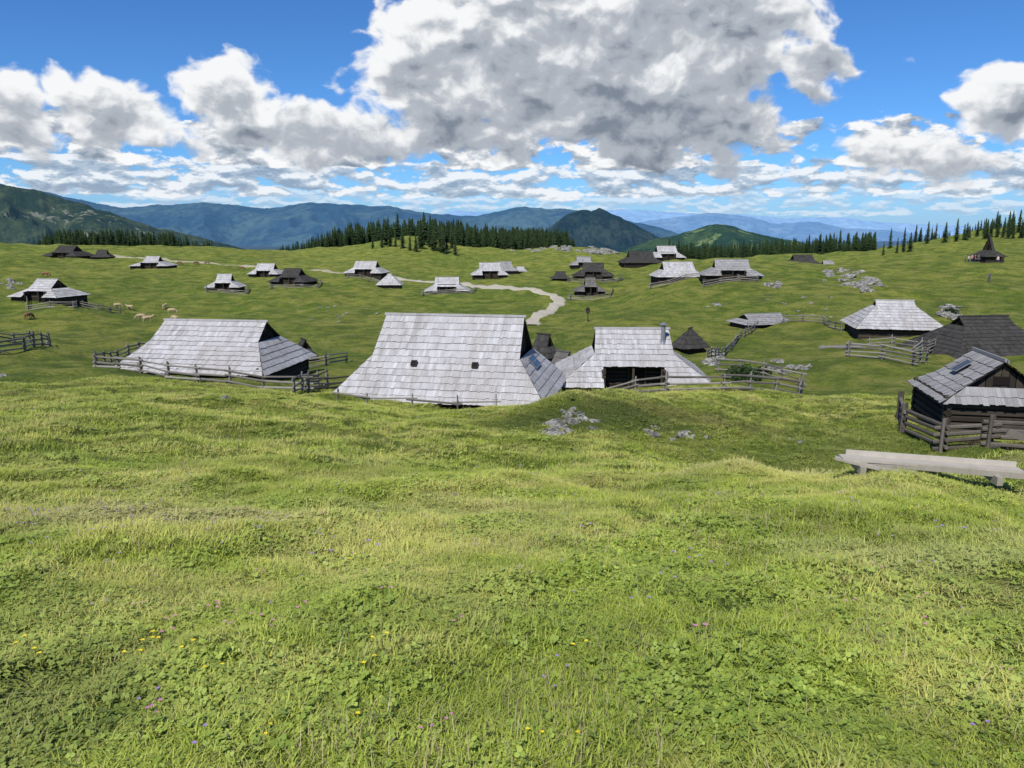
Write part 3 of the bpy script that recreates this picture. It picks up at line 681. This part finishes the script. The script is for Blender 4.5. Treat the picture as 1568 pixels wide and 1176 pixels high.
m_=MB();m_.beam((0,0,-.2),(0,0,1.1),.12,.12,0,.6);m_.beam((0,0,1.1),(0,0,1.6),.45,.35,0,.5);m_.quad([(-.4,-.3,1.5),(.0,-.3,1.95),(0,.3,1.95),(-.4,.3,1.5)],0,.3);m_.quad([(.4,-.3,1.5),(.0,-.3,1.95),(0,.3,1.95),(.4,.3,1.5)],0,.3);m_.quad([(-.3,-.2,1.55),(.3,-.2,1.55),(0,-.2,1.9)],0,.2)
m_.obj('wayside_shrine',[LOG]).location=PD(900,96,495)
# ------------------------------------------------------------------ skinned figures
def skin(name,vs,es,rs,mats,matfn,sub=1):
    me=bpy.data.meshes.new(name);me.from_pydata(vs,es,[]);o=bpy.data.objects.new(name,me);link(o)
    o.modifiers.new('s','SKIN');
    for i,r in enumerate(rs):
        sv=me.skin_vertices[0].data[i];sv.radius=(r,r) if not isinstance(r,tuple) else r;sv.use_root=(i==0)
    sb=o.modifiers.new('u','SUBSURF');sb.levels=sub;sb.render_levels=sub
    bpy.context.view_layer.update();ev=o.evaluated_get(bpy.context.evaluated_depsgraph_get());m2=bpy.data.meshes.new_from_object(ev)
    bpy.data.objects.remove(o);m2.materials.clear()
    for q in mats: m2.materials.append(q)
    for p_ in m2.polygons: p_.material_index=matfn(p_.center);p_.use_smooth=True
    return m2
CW=plain('cow_cream_coat',(.40,.31,.19),.8,.35,2);CB=plain('cow_brown_coat',(.2,.11,.06),.8,.3,2);CD=plain('cow_muzzle_hoof',(.06,.05,.04))
def cowmesh(graze,coat):
    vs=[(0,0,1.0),(.45,0,1.02),(.75,0,1.0),(-.45,0,1.0),(-.78,0,1.05),(-.9,0,.95),(-.95,0,.45)]
    rs=[.36,.34,.26,.35,.26,.06,.03];es=[(0,1),(1,2),(0,3),(3,4),(4,5),(5,6)]
    if graze: hd=[(1.05,0,.85),(1.25,0,.5),(1.38,0,.25),(1.45,0,.12)]
    else: hd=[(1.0,0,1.22),(1.2,0,1.38),(1.42,0,1.30),(1.58,0,1.2)]
    vs+=hd;rs+=[.19,.16,.13,.09];es+=[(2,7),(7,8),(8,9),(9,10)]
    for s_ in(-1,1):
        k=len(vs);vs+=[(hd[1][0]+.02,s_*.24,hd[1][2]+.08)];rs+=[.05];es+=[(8,k)]
        k=len(vs);vs+=[(.58,s_*.2,.8),(.56,s_*.2,.42),(.6,s_*.2,.06)];rs+=[.13,.07,.06];es+=[(1,k),(k,k+1),(k+1,k+2)]
        k=len(vs);vs+=[(-.55,s_*.2,.8),(-.74,s_*.2,.45),(-.66,s_*.2,.06)];rs+=[.17,.075,.06];es+=[(3,k),(k,k+1),(k+1,k+2)]
    return skin('cow',vs,es,rs,[coat,CD],lambda c_:1 if (c_.z<.1 or c_.x>(1.5 if not graze else 1.4)) else 0)
cows=[cowmesh(True,CW),cowmesh(False,CW),cowmesh(True,CB)]
for u,v,k,ro in((180,472,0,20),(200,475,1,170),(217,490,0,200),(226,494,1,30),(252,474,1,90),(263,481,0,10),(268,494,0,150),(44,489,2,80),(275,406,2,0),(300,406,2,40),(318,405,2,160),(370,414,2,10),(70,424,2,0)):
    o=bpy.data.objects.new('cow',cows[k]);link(o);o.location=G(u,v,60);o.rotation_euler=(0,0,math.radians(ro));q=.68 if v>450 else .85;o.scale=(q,q,q)
SK=plain('skin',(.5,.3,.22));HR=plain('hair',(.05,.03,.02));TR=plain('trousers',(.04,.05,.09))
def person(shirt,walk):
    w=.14*walk
    vs=[(0,0,.95),(0,0,1.15),(0,0,1.38),(0,0,1.5),(0,.01,1.62),(0,0,1.70)];rs=[(.15,.11),(.14,.1),(.18,.11),.055,.095,.07];es=[(0,1),(1,2),(2,3),(3,4),(4,5)]
    for s_ in(-1,1):
        k=len(vs);vs+=[(s_*.1,0,.88),(s_*.1,-w*s_*.6,.5),(s_*.1,-w*s_+.03,.08),(s_*.1,-w*s_-.13,.04)];rs+=[.085,.06,.045,.04];es+=[(0,k),(k,k+1),(k+1,k+2),(k+2,k+3)]
        k=len(vs);vs+=[(s_*.2,0,1.4),(s_*.25,.02+w*s_*.3,1.12),(s_*.26,-.08+w*s_*.5,.88),(s_*.26,-.1+w*s_*.5,.78)];rs+=[.055,.042,.032,.035];es+=[(2,k),(k,k+1),(k+1,k+2),(k+2,k+3)]
    def mf(c_):
        if c_.z>1.66 or (c_.z>1.54 and c_.y>.03):return 3
        if c_.z>1.47:return 2
        if abs(c_.x)>.2 and c_.z<1.15:return 2
        return 0 if c_.z>.93 else 1
    return skin('person',vs,es,rs,[shirt,TR,SK,HR],mf)
pm=[person(plain('shirt_red',(.4,.06,.05)),.5),person(plain('shirt_grey',(.07,.09,.13)),1),person(plain('shirt_white',(.6,.6,.6)),0),person(plain('shirt_pink',(.5,.25,.3)),.6)]
for u,D,v,k in((1478,166,398,0),(1483,167,398,2),(1488,165,398,3),(1493,168,398,0),(1498,166,398,1),(1528,167,398,2),(1534,168,398,0),(1513,128,440,1)):
    o=bpy.data.objects.new('person',pm[k]);link(o);o.location=PD(u,D,v);o.rotation_euler=(0,0,random.random()*6)
# ------------------------------------------------------------------ light and sky
SAZ=math.radians(203);SEL=math.radians(50)
sd=Vector((math.sin(SAZ)*math.cos(SEL),math.cos(SAZ)*math.cos(SEL),math.sin(SEL)))
l=bpy.data.lights.new('sun','SUN');l.energy=5.0;l.angle=math.radians(.5);l.color=(1,.955,.87);o=bpy.data.objects.new('sun',l);link(o);o.rotation_euler=sd.to_track_quat('Z','Y').to_euler();o.location=(0,0,50)
w=bpy.data.worlds.new('World');scene.world=w;w.use_nodes=True;nt=w.node_tree;nn=N(nt)
try: w.cycles.sampling_method='NONE'
except Exception as ex: print(ex)
bg=nt.nodes['Background'];bg.inputs[1].default_value=.1
sky=nn.node('ShaderNodeTexSky',sky_type='NISHITA',sun_disc=False,sun_elevation=SEL,sun_rotation=SAZ,altitude=1600);sky.air_density=1.0;sky.dust_density=.3;sky.ozone_density=2
tc=nn.node('ShaderNodeTexCoord').outputs['Generated'];sx=nn.node('ShaderNodeSeparateXYZ');nn.put(sx.inputs[0],tc)
az=nn.m('ARCTAN2',sx.outputs[0],sx.outputs[1]);el=sx.outputs[2]
def ae(u,v): 
    t=T(u,v);s_=S(v);return math.atan(t),s_/math.sqrt(1+t*t+s_*s_)
BL=[(700,55,120,90,1),(625,120,90,60,.9),(830,20,170,120,1),(850,125,200,95,1),(1010,50,180,120,1),(1000,170,190,80,1),(700,200,170,50,.85),(1140,50,110,75,.9),(1255,90,85,28,.8),(1150,180,48,38,.95),(950,-90,300,120,1),
 (15,160,55,45,.9),(160,165,95,45,.95),(345,155,85,42,1),(440,200,120,42,.9),(1545,165,55,55,.9),(1440,235,130,34,.75)]
p=nn.comb(az,el,0)
warp=nn.noise(p,11,3,.6,0,1);wv=nn.v('SUBTRACT',warp,(.5,.5,.5));p2=nn.v('ADD',p,nn.v('SCALE',wv,None,.045))
acc=None;sg_=None;sm=None
for u,v_,ru,rv,wt in BL:
    a_,e_=ae(u,v_);d=nn.v('MULTIPLY',nn.v('SUBTRACT',p2,(a_,e_,0)),(1240/ru/1.15,1240/rv/1.15,0))
    g_=nn.m('MULTIPLY',nn.m('EXPONENT',nn.m('MULTIPLY',nn.v('DOT_PRODUCT',d,d),-1.)),wt)
    h_=nn.m('MULTIPLY',nn.v('DOT_PRODUCT',d,(-.3,1,0)),g_)
    acc=g_ if acc is None else nn.m('MAXIMUM',acc,g_)
    sg_=h_ if sg_ is None else nn.m('ADD',sg_,h_);sm=g_ if sm is None else nn.m('ADD',sm,g_)
def ramp(lit,dk,md,lt):
    cr=nn.node('ShaderNodeValToRGB');nn.put(cr.inputs[0],lit);e=cr.color_ramp.elements;cr.color_ramp.interpolation='EASE'
    e[0].position=0;e[0].color=(*dk,1);e[1].position=.9;e[1].color=(*lt,1);x=e.new(.4);x.color=(*md,1)
    return nn.v('SCALE',cr.outputs[0],None,10.)
sg=nn.mix(1.,sky.outputs[0],(.42,.80,1.25),'MULTIPLY')
hz=nn.m('SUBTRACT',1,nn.ss(el,-.01,.08))
col=nn.mix(nn.m('MULTIPLY',hz,.75),sg,(3.2,5.0,7.6))
def layer(col,scale,ysc,wamp,off,cover,e0,e1,e2,e3,dk,md,lt,alpha,seed,dof):
    q=nn.v('ADD',p,nn.v('SCALE',wv,None,wamp))
    def f(o): return nn.noise(nn.v('ADD',nn.v('MULTIPLY',nn.v('ADD',q,o),(1,ysc,1)),(seed,seed*.7,seed)),scale,6,.56)
    a=f((0,0,0));b_=f((-off*.3,off,0))
    mk=nn.m('MULTIPLY',nn.ss(el,e0,e1),nn.ss(el,e3,e2))
    dn=nn.m('ADD',nn.m('SUBTRACT',a,.5),nn.m('MULTIPLY',nn.m('SUBTRACT',mk,1),.5))
    cv=nn.ss(dn,cover,cover+dof)
    lt_=nn.m('ADD',nn.m('MULTIPLY',nn.m('SUBTRACT',a,b_),5.5),.60);lt_=nn.m('SUBTRACT',lt_,nn.m('MULTIPLY',nn.ss(dn,cover+.04,cover+.26),.32),clamp=True)
    return nn.mix(nn.m('MULTIPLY',cv,alpha),col,ramp(lt_,dk,md,lt))
col=layer(col,30,3.4,.006,.0040,-.08,.004,.02,.045,.06,(.42,.54,.70),(.52,.64,.78),(.80,.86,.93),.6,3.1,.10)
col=layer(col,22,2.6,.010,.0065,-.10,.025,.042,.075,.095,(.30,.39,.51),(.45,.54,.65),(.90,.93,.96),.92,7.7,.08)
col=layer(col,15,2.1,.018,.0095,-.085,.058,.078,.115,.145,(.25,.31,.40),(.44,.50,.58),(.95,.96,.97),1.,12.3,.07)
def hin(pp): return nn.noise(nn.v('MULTIPLY',pp,(1,1.35,1)),13,8,.52)
f0=hin(p2);f1=hin(nn.v('ADD',p2,(-.004,.011,0)))
hi=nn.m('ADD',nn.m('MULTIPLY',acc,.95),nn.m('MULTIPLY',nn.m('SUBTRACT',f0,.5),1.8))
ch=nn.ss(hi,.32,.52)
nrm=nn.m('DIVIDE',sg_,nn.m('ADD',sm,.15));thk=nn.ss(hi,.42,1.05)
lith=nn.m('ADD',nn.m('MULTIPLY',nn.m('SUBTRACT',f0,f1),3.0),nn.m('ADD',nn.m('MULTIPLY',nrm,.55),.82))
lith=nn.m('SUBTRACT',lith,nn.m('MULTIPLY',thk,.46),clamp=True)
colh=ramp(lith,(.21,.25,.31),(.43,.47,.53),(.93,.94,.95))
nn.put(bg.inputs[0],nn.mix(ch,col,colh))
# ------------------------------------------------------------------ camera
cd=bpy.data.cameras.new('camera');cd.sensor_width=36;cd.lens=36*FPX/1568;cd.clip_end=300000;cd.clip_start=.05
co=bpy.data.objects.new('camera',cd);link(co);co.location=(0,0,0);co.rotation_euler=(math.pi/2-PITCH,0,0);scene.camera=co
scene.view_settings.view_transform='Standard';scene.view_settings.look='None';scene.view_settings.exposure=0
